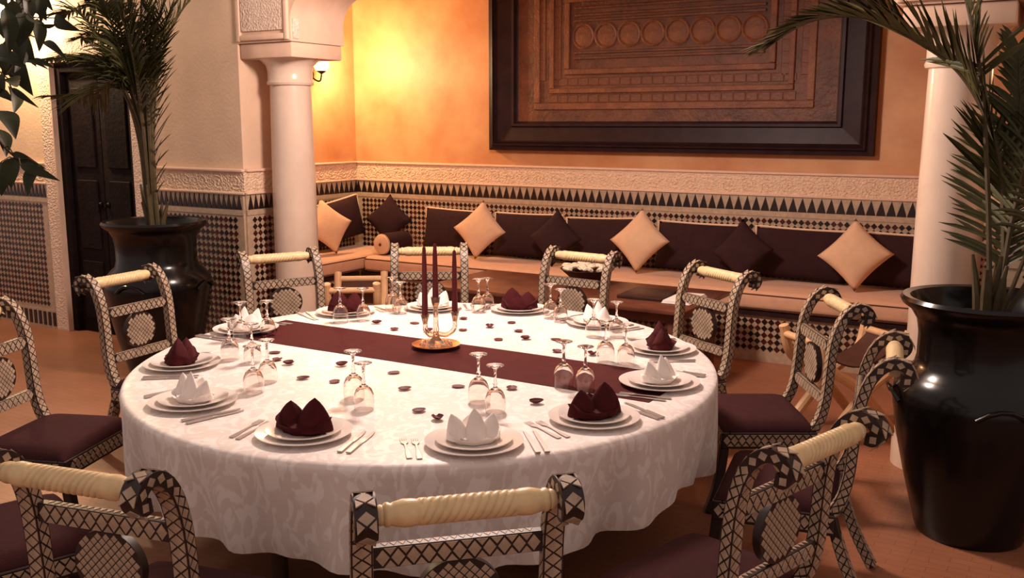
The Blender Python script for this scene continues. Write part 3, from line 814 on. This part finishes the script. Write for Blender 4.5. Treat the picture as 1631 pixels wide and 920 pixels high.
def napkin_mesh(name, m, kind):
    b = MB(); n = 36
    def loops(rows):
        vs = [p for r in rows for p in r]; k = len(rows)
        b.add(vs, [(q * n + i, q * n + (i + 1) % n, (q + 1) * n + (i + 1) % n, (q + 1) * n + i) for q in range(k - 1) for i in range(n)] + [tuple(range((k - 1) * n, k * n))])
    def skirt(rx, ry, h, wing):                     # low pleated foot with pointed wings
        rows = []
        for q in range(5):
            t = q / 4; row = []
            for i in range(n):
                a = 2 * math.pi * i / n; w_ = 1 + .05 * math.sin(7 * a + 1)
                hh = h + wing * max(0, abs(math.cos(a)) - .72) / .28
                k = (.72 + .34 * t) if t < .9 else .80
                row.append((rx * math.cos(a) * w_ * k, ry * math.sin(a) * w_ * k, .0005 + hh * min(1, t / .8) - (.008 if t > .9 else 0)))
            rows.append(row)
        loops(rows)
    def peak(cx, cy, rx, ry, h, lx, ly, tw):        # standing fold that closes to a creased point
        rows = []
        for q in range(9):
            t = q / 8; k = (1 - t ** 1.7) ** .75 if t < 1 else 0; row = []
            for i in range(n):
                a = 2 * math.pi * i / n; c = math.cos(a); d = math.sin(a)
                w_ = 1 + .12 * abs(math.sin(1.5 * a + tw)) + .05 * math.sin(4 * a + tw)
                row.append((cx + lx * t * t + rx * c * w_ * max(k, .03), cy + ly * t * t + ry * d * w_ * max(k * (1 - .45 * t), .02), .012 + h * t))
            rows.append(row)
        loops(rows)
    if kind == 'two_peak':
        skirt(.098, .070, .034, .026)
        peak(-.044, .004, .052, .046, .088, -.006, .004, .4); peak(.038, -.004, .058, .050, .106, .004, .006, 1.3); peak(.002, .030, .046, .030, .062, 0, .01, 2.0); peak(.068, -.006, .028, .036, .062, .010, 0, 2.6)
    else:
        skirt(.092, .070, .024, .018)
        peak(.004, -.014, .034, .034, .098, -.004, .010, .8); peak(-.052, .004, .036, .040, .080, -.020, .006, 1.7); peak(.050, .004, .036, .038, .072, .018, .010, .2); peak(.0, .034, .05, .028, .066, .0, .012, 2.2)
    return b.mesh(name, m, smooth=38)
nap_d = napkin_mesh('folded_napkin', 'napkin_dark', 'two_peak'); nap_w = napkin_mesh('folded_napkin', 'napkin_white', 'three_peak')
def cut_mesh(kind):
    b = MB()
    def flat(poly, z0, z1):
        b.prism([(x, y) for x, y in poly], z0, z1, Matrix(((1, 0, 0, 0), (0, 0, 1, 0), (0, 1, 0, 0), (0, 0, 0, 1))))
    if kind == 'fork':
        flat([(-.009, -.10), (.009, -.10), (.0085, -.06), (.004, .0), (.004, .035), (.012, .05), (.0125, .065), (-.0125, .065), (-.012, .05), (-.004, .035), (-.004, .0), (-.0085, -.06)], .001, .0035)
        for k in range(4):
            x = -.0125 + .0069 * k; flat([(x, .0645), (x + .0043, .0645), (x + .0032, .102), (x + .0011, .102)], .0012, .0033)
    else:
        flat([(-.0085, -.11), (.0085, -.11), (.0075, -.01), (-.0075, -.01)], .0008, .0065)
        flat([(-.0065, -.0105), (.0065, -.0105), (.0095, .02), (.0095, .075), (.004, .108), (-.0055, .115), (-.0065, .05)], .001, .0032)
    return b.mesh(kind, 'silver', bevel=.0008, seg=1)
fork_me = cut_mesh('fork'); knife_me = cut_mesh('knife')
KEYS = ['before the front chair', 'before the chair left of the front chair', 'before the chair by the leafy plant', 'before the chair under the broad leaves',
        'before the chair by the doorway', 'before the chair at the left column', 'behind the candelabrum', 'before the white-filled bowl',
        'before the chair at the low table end', 'before the chair at the right column', 'before the chair against the right pot', 'before the pulled-out chair by the right pot']
KEYS = [k for k in KEYS]
for i, (x, y) in enumerate(PL):
    th = math.atan2(y, x); rz = th + math.pi / 2            # local +y points to the table centre
    M = T((TC.x + x, TC.y + y, ZT)) @ RZ(rz)
    dark = i % 2 == 1; k = KEYS[i]; zr = .0014 if abs(y - .02) < .38 else 0
    up = T((0, 0, zr))
    tag(inst('charger_plate', charger_me, None, up @ M), 'wide white charger plate ' + k, 'plate', 'charger plates')
    tag(inst('dinner_plate', plate_me, None, up @ M @ T((0, 0, .0058))), 'smaller white plate under a napkin ' + k, 'plate', 'dinner plates')
    tag(inst('folded_napkin', nap_d if dark else nap_w, None, up @ M @ T((0, 0, .0128)) @ RZ(R(random.uniform(-12, 12)))), ('dark wine-red' if dark else 'white') + ' folded napkin on the plate ' + k, 'napkin', 'dark folded napkins' if dark else 'white folded napkins')
    for j in range(2):
        tag(inst('fork', fork_me, None, up @ M @ T((-.185 - .034 * j, -.01 + .01 * j, .0002)) @ RZ(R(random.uniform(-5, 5)))), ('inner', 'outer')[j] + ' silver fork ' + k, 'fork', 'forks ' + k)
        tag(inst('knife', knife_me, None, up @ M @ T((.185 + .032 * j, -.015, .0002)) @ RZ(R(random.uniform(-5, 5)))), ('inner', 'outer')[j] + ' silver knife ' + k, 'knife', 'knives ' + k)
GL = [(0.567, -0.521), (0.685, -0.593), (0.137, -0.721), (0.257, -0.807), (-0.248, -0.856), (-0.313, -0.716), (-0.721, -0.535), (-0.60, -0.52), (-0.968, -0.235), (-0.929, -0.10), (-0.84, 0.33), (-0.77, 0.43), (-0.822, 0.742), (-0.72, 0.685), (-0.374, 0.93), (-0.39, 1.045), (0.042, 0.989), (0.131, 0.936), (0.438, 0.701), (0.534, 0.756), (0.708, 0.271), (0.795, 0.292), (0.74, -0.175), (0.832, -0.17)]
# goblet standing upside down: rim on the cloth, foot in the air
g_out = [(.0375, 0), (.0395, .02), (.0400, .04), (.0375, .062), (.030, .080), (.018, .091), (.009, .097), (.0055, .105), (.0095, .112), (.0055, .119), (.0045, .14), (.0055, .165), (.012, .176), (.032, .1815), (.035, .183), (.034, .1845), (.0, .1850)]
g_in = [(.0, .0885), (.012, .0885), (.022, .082), (.031, .069), (.0362, .055), (.0383, .04), (.0379, .02), (.0358, .0)]
gm = MB().lathe(g_in + g_out, 32, cap=False).mesh('wine_glass', 'glass', smooth=60)
for i, (x, y) in enumerate(GL):
    k = KEYS[i // 2]; s = 1.0 if i % 2 == 0 else .94; nm = ('taller ', 'shorter ')[i % 2]
    zr = .0016 if abs(y - .02) < .26 else 0
    o = inst('wine_glass', gm, None, T((TC.x + x, TC.y + y, ZT + zr)) @ Matrix.Scale(s, 4))
    tag(o, nm + 'of two clear stemmed glasses upside down ' + k, 'glass', 'upside-down glasses ' + k)

# ---------------------------------------------------------------- petals
PE = [(0.035, -0.349), (0.227, -0.524), (-0.662, 0.406), (-0.495, 0.506), (-0.489, 0.33), (-0.317, 0.382), (-0.186, 0.495), (-0.341, 0.731), (-0.111, 0.628), (-0.072, 0.779), (0.068, 0.613), (0.183, 0.484), (0.079, 0.406), (0.448, -0.73), (0.561, -0.776), (0.385, -0.387), (0.579, -0.302), (0.76, -0.425), (-0.083, -0.58), (-0.224, -0.609), (-0.444, -0.463), (-0.646, -0.344), (-0.539, -0.436), (-0.232, -0.362), (0.314, 0.547), (0.435, 0.334), (0.599, 0.363)]
def petal_mesh(curl):
    n = 8; vs = []; fs = []
    for j in range(n + 1):
        t = j / n; wd = .022 * math.sin(math.pi * (t * .86 + .10)) ** .7
        for i in range(7):
            u = -1 + i / 3; x = u * wd; y = (t - .5) * .052
            vs.append((x, y, .0008 + curl * (.012 * u * u * (wd / .019) + .016 * (t - .45) ** 2 * 2.2)))
    for j in range(n):
        for i in range(6): a = j * 7 + i; fs.append((a, a + 1, a + 8, a + 7))
    return MB().add(vs, fs).mesh('rose_petal', 'petal', smooth=60, solid=.0006)
pm = [petal_mesh(c) for c in (.25, .5, 1.0)]
for i, (x, y) in enumerate(PE):
    o = inst('rose_petal', pm[i % 3], None, T((TC.x + x, TC.y + y, ZT + .0006)) @ RZ(random.uniform(0, 6.28)))
    side = 'between runner and front settings' if y < 0 else 'between runner and the banquette side'
    tag(o, 'dark red rose petal on the cloth ' + side, 'petal', 'rose petals ' + side)

# ---------------------------------------------------------------- candelabrum
ZR = ZT + .004
cb = empty('candelabrum', (-2.545, 3.555, ZR)); tag(cb, 'crystal three-armed candelabrum on a gilt dish', 'candelabrum')
MB().lathe([(0, .003), (.07, .002), (.075, 0), (.105, .010), (.112, .014), (.112, .017), (.10, .0135), (.07, .006), (0, .006)], 40, cap=False).build('dish', 'gold', cb)
gems = MB().lathe([(0, 0), (.007, .004), (.009, .010), (.005, .016), (0, .018)], 6).mesh('crystal_bead', 'crystal', smooth=0)
for k in range(13):
    a = k * 2 * math.pi / 13; inst('crystal_bead', gems, cb, T((.068 * math.cos(a), .068 * math.sin(a), .006)) @ Matrix.Scale(1.2, 4))
MB().lathe([(0, .005), (.045, .008), (.040, .02), (.018, .045), (.012, .07), (.016, .085), (.012, .10), (.011, .19), (.018, .205), (.022, .235), (.014, .236), (.012, .215), (0, .21)], 20, cap=False).build('stem', 'crystal', cb)
CAND = [(0, 0, .21, .27)]
v_r = Vector((.857, .515, 0))                      # arms spread roughly along the runner-diagonal
for az, rr, zz, ln in ((math.atan2(.515, .857), .088, .155, .30), (math.atan2(.515, .857) + R(205), .052, .145, .33)):
    d = Vector((math.cos(az), math.sin(az), 0))
    ar = MB().tube(spline([(0, 0, .065), d * rr * .55 + Vector((0, 0, .058)), d * rr * .95 + Vector((0, 0, .085)), d * rr + Vector((0, 0, zz - .03))], 6), .011, 10).build('arm', 'crystal', cb)
    MB().lathe([(0, -.035), (.010, -.032), (.014, -.015), (.021, .012), (.014, .013), (.012, -.004), (0, -.006)], 18, T(d * rr + Vector((0, 0, zz))), cap=False).build('candle_cup', 'crystal', ar)
    CAND.append((d.x * rr, d.y * rr, zz - .005, ln))
for (x, y, z, ln), l in zip(CAND, ('tall wine-red candle in the central crystal cup', 'wine-red candle in the crystal arm over the glasses side', 'wine-red candle in the short crystal arm by the stem')):
    t = empty('taper_candle', (-2.545 + x, 3.555 + y, ZR + z)); tag(t, l, 'candle', 'wine-red taper candles')
    MB().lathe([(0, 0), (.0115, 0), (.0145, .02), (.0105, ln * .8), (.0080, ln - .008), (.004, ln), (0, ln)], 16, cap=False).build('wax', 'candle', t)
    MB().tube([(0, 0, ln - .002), (.0008, 0, ln + .006), (.002, 0, ln + .011)], .0011, 5).build('wick', 'iron', t)

# ---------------------------------------------------------------- potted palms
def pot_parts(t, s=1.0):
    pr = [(0, 0), (.215, 0), (.225, .02), (.235, .06), (.285, .25), (.330, .45), (.352, .60), (.345, .66), (.305, .71), (.272, .74), (.262, .78), (.262, .88), (.272, .94), (.300, .985), (.335, 1.01), (.345, 1.03), (.335, 1.045), (.305, 1.04), (.275, 1.0), (.255, .95), (.25, .93)]
    MB().lathe([(r * s, z * s) for r, z in pr], 56, cap=False).build('pot', 'black_glaze', t)
    MB().lathe([(0, .955 * s), (.254 * s, .95 * s)], 32, cap=False).build('soil', 'soil', t)
    for k in range(4):                              # raised bosses and lug handles on the shoulder
        a = R(20 + 90 * k); d = Vector((math.cos(a), math.sin(a), 0)); sd = Vector((-d.y, d.x, 0))
        MB().tube([d * .345 * s + sd * .10 * q * s + Vector((0, 0, (.60 + .05 * (1 - q * q)) * s)) + d * .028 * (1 - q * q) * s for q in (-1, -.6, -.2, .2, .6, 1)], .010 * s, 10).build('lug', 'black_glaze', t)
def leaflet(b, p, d, up, L, wd, droop, n=4):
    d = d.normalized(); s = d.cross(up).normalized()
    pts = []
    for k in range(n + 1):
        t = k / n; pts.append(p + d * L * t + Vector((0, 0, -droop * L * t * t)))
    vs = []; fs = []
    for k, q in enumerate(pts):
        t = k / n; h = wd * (.45 + 1.1 * t) * (1 - t) ** .6 * 1.25 if t < 1 else .0006
        h = max(h, .0006)
        vs += [q - s * h, q - up * h * .45, q + s * h]
    for k in range(n):
        a = 3 * k; fs += [(a, a + 1, a + 4, a + 3), (a + 1, a + 2, a + 5, a + 4)]
    b.add(vs, fs)
def frond(t, pts, n, L, wd, start=.3, droop=.25, spread=58, r0=.010, seed=0, drop_side=0):
    rnd = random.Random(seed)
    P = spline(pts, 10); rad = [r0 * (1 - .82 * k / (len(P) - 1)) for k in range(len(P))]
    o = MB().tube(P, rad, 6).build('frond', 'palm_stem', t)
    b = MB()
    for k in range(n):
        f = start + (1 - start) * (k + .5) / n
        x = f * (len(P) - 1); i = min(int(x), len(P) - 2)
        p = P[i].lerp(P[i + 1], x - i); tg = (P[i + 1] - P[i]).normalized()
        side = tg.cross(Vector((0, 0, 1)))
        if side.length < .2: side = tg.cross(Vector((.5, .86, 0)))
        side.normalize(); up = side.cross(tg).normalized()
        g_ = (f - start) / (1 - start); ll = L * (.55 + .45 * math.sin(math.pi * min(1, g_ * 1.1 + .15))) * (1 - .35 * g_)
        for s in (-1, 1):
            a = R(spread - 22 * g_ + rnd.uniform(-7, 7))
            d = tg * math.cos(a) + side * s * math.sin(a) + up * (.18 + rnd.uniform(-.1, .1))
            leaflet(b, p, d, up, ll * rnd.uniform(.85, 1.1), wd, droop * rnd.uniform(.6, 1.4))
    b.build('leaflets', 'palm_leaf', o, smooth=0)
def palm(loc, label, s, fronds, spikes, seed):
    t = empty('potted_palm', loc); tag(t, label, 'plant', 'palms in black glazed pots')
    pot_parts(t, s)
    base = Vector((0, 0, .95 * s))
    for k, f in enumerate(fronds):
        pts = [Vector(p) - Vector(loc) for p in f['pts']]
        frond(t, pts, f.get('n', 40), f.get('L', .32), f.get('w', .008), f.get('start', .3), f.get('droop', .3), f.get('spread', 58), f.get('r', .011), seed + k)
    tr = MB(); rnd = random.Random(seed)
    for k in range(7):                               # cut leaf bases round the crown
        a = rnd.uniform(0, 6.28); r = rnd.uniform(.01, .05)
        tr.tube([base + Vector((r * math.cos(a), r * math.sin(a), -.06)), base + Vector((r * 1.5 * math.cos(a), r * 1.5 * math.sin(a), .10)), base + Vector((r * 2.6 * math.cos(a), r * 2.6 * math.sin(a), rnd.uniform(.2, .38)))], [.022, .02, .007], 7)
    tr.build('crown_stubs', 'palm_stem', t)
RL = (-.345, 4.47, 0)
palm(RL, 'arching palm in a big black glazed pot beside the right column', 1.0, [
    dict(pts=[(-.29, 4.52, .93), (-.32, 4.58, 1.38), (-.39, 4.62, 1.71), (-.53, 4.60, 1.97), (-.72, 4.52, 2.12), (-.91, 4.42, 2.21), (-1.09, 4.32, 2.20), (-1.22, 4.24, 2.12)], n=120, L=.50, w=.0135, start=.16, droop=.10, spread=52, r=.016),
    dict(pts=[(-.31, 4.48, .93), (-.28, 4.52, 1.40), (-.20, 4.55, 1.85), (-.05, 4.56, 2.25), (.15, 4.52, 2.5)], n=60, L=.40, w=.011, start=.2, droop=.2, r=.014),
    dict(pts=[(-.33, 4.45, .93), (-.38, 4.46, 1.5), (-.46, 4.46, 2.05), (-.62, 4.44, 2.50), (-.90, 4.4, 2.72)], n=60, L=.44, w=.012, start=.45, droop=.2, r=.014),
    dict(pts=[(-.30, 4.44, .93), (-.15, 4.32, 1.45), (.05, 4.18, 1.9), (.3, 4.02, 2.1)], n=50, L=.34, w=.011, start=.25, droop=.3),
    dict(pts=[(-.31, 4.47, .93), (-.30, 4.60, 1.35), (-.30, 4.74, 1.75), (-.34, 4.84, 2.10)], n=60, L=.36, w=.012, start=.2, droop=.15, r=.014),
    dict(pts=[(-.29, 4.47, .93), (-.12, 4.50, 1.3), (.10, 4.52, 1.6), (.35, 4.5, 1.7)], n=46, L=.30, w=.011, start=.2, droop=.3)], 0, 31)
LL = (-5.66, 4.53, 0)
LF = [dict(pts=[(-5.64, 4.53, 1.0), (-5.66, 4.56, 1.7), (-5.63, 4.64, 2.2), (-5.54, 4.74, 2.5), (-5.38, 4.84, 2.72)], n=60, L=.36, w=.009, start=.10, droop=.10, spread=52, r=.018),
      dict(pts=[(-5.66, 4.52, 1.0), (-5.66, 4.48, 1.8), (-5.68, 4.42, 2.4), (-5.76, 4.34, 2.8)], n=56, L=.40, w=.010, start=.35, droop=.25, r=.018),
      dict(pts=[(-5.64, 4.52, 1.0), (-5.62, 4.50, 1.8), (-5.58, 4.50, 2.3), (-5.50, 4.5, 2.75)], n=52, L=.36, w=.010, start=.3, droop=.2, r=.018)]
for k in range(8):                              # fronds arching over the doorway
    f_ = k / 7; rr = random.Random(k)
    ex, ez = -6.10 - .34 * f_ + rr.uniform(-.05, .05), 2.62 - .62 * f_ + rr.uniform(-.06, .06); ey = 4.40 + .16 * math.sin(k * 2.3)
    LF.append(dict(pts=[(-5.66 - .01 * k, 4.53, 1.0), (-5.69 - .01 * k, 4.52, 1.65), (-5.78 - .05 * f_, 4.5 + (ey - 4.5) * .4, 2.15 - .12 * f_), (-5.93 - .12 * f_, 4.5 + (ey - 4.5) * .8, ez - .02 + .02 * f_), (ex, ey, ez)], n=52, L=.38, w=.010, start=.42, droop=.35, r=.016))
for k in range(6):                              # more upright fronds filling the crown
    rr = random.Random(40 + k); ex = -5.80 + .075 * k + rr.uniform(-.04, .04); ey = 4.36 + .10 * k
    LF.append(dict(pts=[(-5.665 + .01 * k, 4.52, 1.0), (-5.67 + .01 * k, 4.52, 1.7), (-5.70 + .02 * k, 4.48 + .02 * k, 2.15), ((ex - 5.70) / 2, (ey + 4.5) / 2, 2.5), (ex, ey, 2.78)], n=54, L=.34, w=.0085, start=.42, droop=.15, spread=60, r=.017))
palm(LL, 'upright palm in a black glazed pot in front of the doorway wall', 1.045, LF, 0, 77)

# ---------------------------------------------------------------- broad-leaved plant at the left edge
LEAVES = [((-3.31, 2.152, 2.154), (-3.275, 2.095, 2.028), 0.5), ((-3.314, 2.201, 2.137), (-3.264, 2.163, 2.017), 0.4), ((-3.441, 2.219, 2.078), (-3.334, 2.141, 1.972), 0.42), ((-3.296, 2.07, 2.163), (-3.261, 2.047, 1.999), 0.4), ((-3.394, 2.085, 2.028), (-3.243, 2.07, 1.981), 0.35), ((-3.593, 2.27, 2.023), (-3.46, 2.255, 1.868), 0.42), ((-3.52, 2.242, 1.991), (-3.365, 2.266, 1.961), 0.2), ((-3.44, 2.194, 1.923), (-3.404, 2.107, 1.922), 0.5), ((-3.503, 2.171, 2.005), (-3.476, 2.168, 1.943), 0.5), ((-3.426, 2.149, 1.894), (-3.313, 2.177, 1.822), 0.18), ((-3.476, 2.181, 1.896), (-3.361, 2.109, 1.801), 0.4), ((-3.557, 2.166, 1.883), (-3.453, 2.173, 1.843), 0.4), ((-3.386, 2.065, 1.812), (-3.219, 2.019, 1.712), 0.45), ((-3.573, 2.173, 1.747), (-3.484, 2.142, 1.643), 0.5), ((-3.467, 2.158, 1.659), (-3.351, 2.21, 1.6), 0.3), ((-3.46, 2.157, 1.643), (-3.458, 2.136, 1.528), 0.7), ((-3.331, 2.098, 1.62), (-3.189, 2.155, 1.563), 0.25), ((-3.407, 2.074, 1.629), (-3.398, 2.058, 1.507), 0.5), ((-3.456, 2.314, 2.072), (-3.282, 2.287, 1.995), 0.18), ((-3.266, 2.135, 2.146), (-3.096, 2.129, 2.103), 0.35), ((-3.581, 2.307, 2.23), (-3.48, 2.279, 2.13), 0.5), ((-3.523, 2.184, 2.147), (-3.428, 2.138, 2.068), 0.5), ((-3.31, 2.157, 1.619), (-3.273, 2.082, 1.511), 0.5), ((-3.418, 2.091, 1.937), (-3.347, 2.075, 1.88), 0.5), ((-3.497, 2.21, 2.282), (-3.427, 2.229, 2.179), 0.5), ((-3.448, 2.275, 2.264), (-3.372, 2.305, 2.177), 0.4)]
STEMS = [[(-3.65, 1.964, 1.252), (-3.614, 2.041, 1.528), (-3.555, 2.124, 1.758), (-3.521, 2.181, 1.943), (-3.517, 2.22, 2.127), (-3.517, 2.266, 2.357)], [(-3.555, 2.124, 1.758), (-3.491, 2.145, 1.678), (-3.443, 2.165, 1.632)], [(-3.521, 2.181, 1.943), (-3.495, 2.206, 1.989), (-3.483, 2.231, 2.081)]]
bp_ = empty('leafy_plant', (-3.98, 1.42, 0)); tag(bp_, 'broad-leaved plant hanging over the bare-seated chair', 'plant')
B0 = Vector((-3.98, 1.42, 0))
MB().lathe([(0, 0), (.17, 0), (.20, .25), (.235, .44), (.25, .46), (.24, .47), (.21, .45), (.20, .42)], 40, cap=False).build('pot', 'black_glaze', bp_)
MB().lathe([(0, .425), (.205, .42)], 28, cap=False).build('soil', 'soil', bp_)
STEMS[0] = [(-3.98, 1.42, .40), (-3.90, 1.55, .85)] + STEMS[0]
for k, s in enumerate(STEMS):
    P = spline([Vector(p) - B0 for p in s], 6); MB().tube(P, [(.016 if k == 0 else .007) * (1 - .7 * i / len(P)) for i in range(len(P))], 7).build('stem', 'stem_brown', bp_)
alls = [Vector(p) - B0 for s in STEMS for p in s]
rl = random.Random(5)
def broad_leaf(a, b, wd):
    a = Vector(a) - B0; b = Vector(b) - B0; d = b - a; L = d.length; d.normalize()
    view = (Vector((0, 0, 1.77)) - B0 - a).normalized()
    nrm = (view + Vector((rl.uniform(-.5, .5), rl.uniform(-.5, .5), rl.uniform(-.2, .7)))).normalized()
    s = d.cross(nrm).normalized(); nrm = s.cross(d).normalized()
    n = 10; vs = []; fs = []
    for k in range(n + 1):
        t = k / n; h = L * wd * .5 * (math.sin(math.pi * t ** .75)) ** .9 * (1 - .25 * t) + .0005
        p = a + d * L * t + nrm * .10 * L * math.sin(math.pi * t)
        for u in (-1, -.5, 0, .5, 1): vs.append(p + s * h * u - nrm * (-.28 * abs(u)) * h)
    for k in range(n):
        for i in range(4): q = k * 5 + i; fs.append((q, q + 1, q + 6, q + 5))
    o = MB().add(vs, fs).build('leaf', 'broad_leaf', bp_, smooth=50)
    nb = min(alls, key=lambda p: (p - a).length)
    mid = (nb + a) / 2 + Vector((0, 0, .015))
    MB().tube([nb, mid, a, a + d * L * .3 + nrm * .08 * L], [.003, .0028, .0024, .0012], 5).build('leaf_stalk', 'stem_brown', o)
for a, b, wd in LEAVES: broad_leaf(a, b, wd)
for a, b, wd in LEAVES:                          # further leaves thickening the upper branch
    if a[2] > 1.95:
        o = Vector((rl.uniform(-.08, .02), rl.uniform(.0, .08), rl.uniform(-.03, .10)))
        broad_leaf(Vector(a) + o, Vector(b) + o * 1.2 + Vector((rl.uniform(-.03, .03), 0, 0)), max(.3, wd))
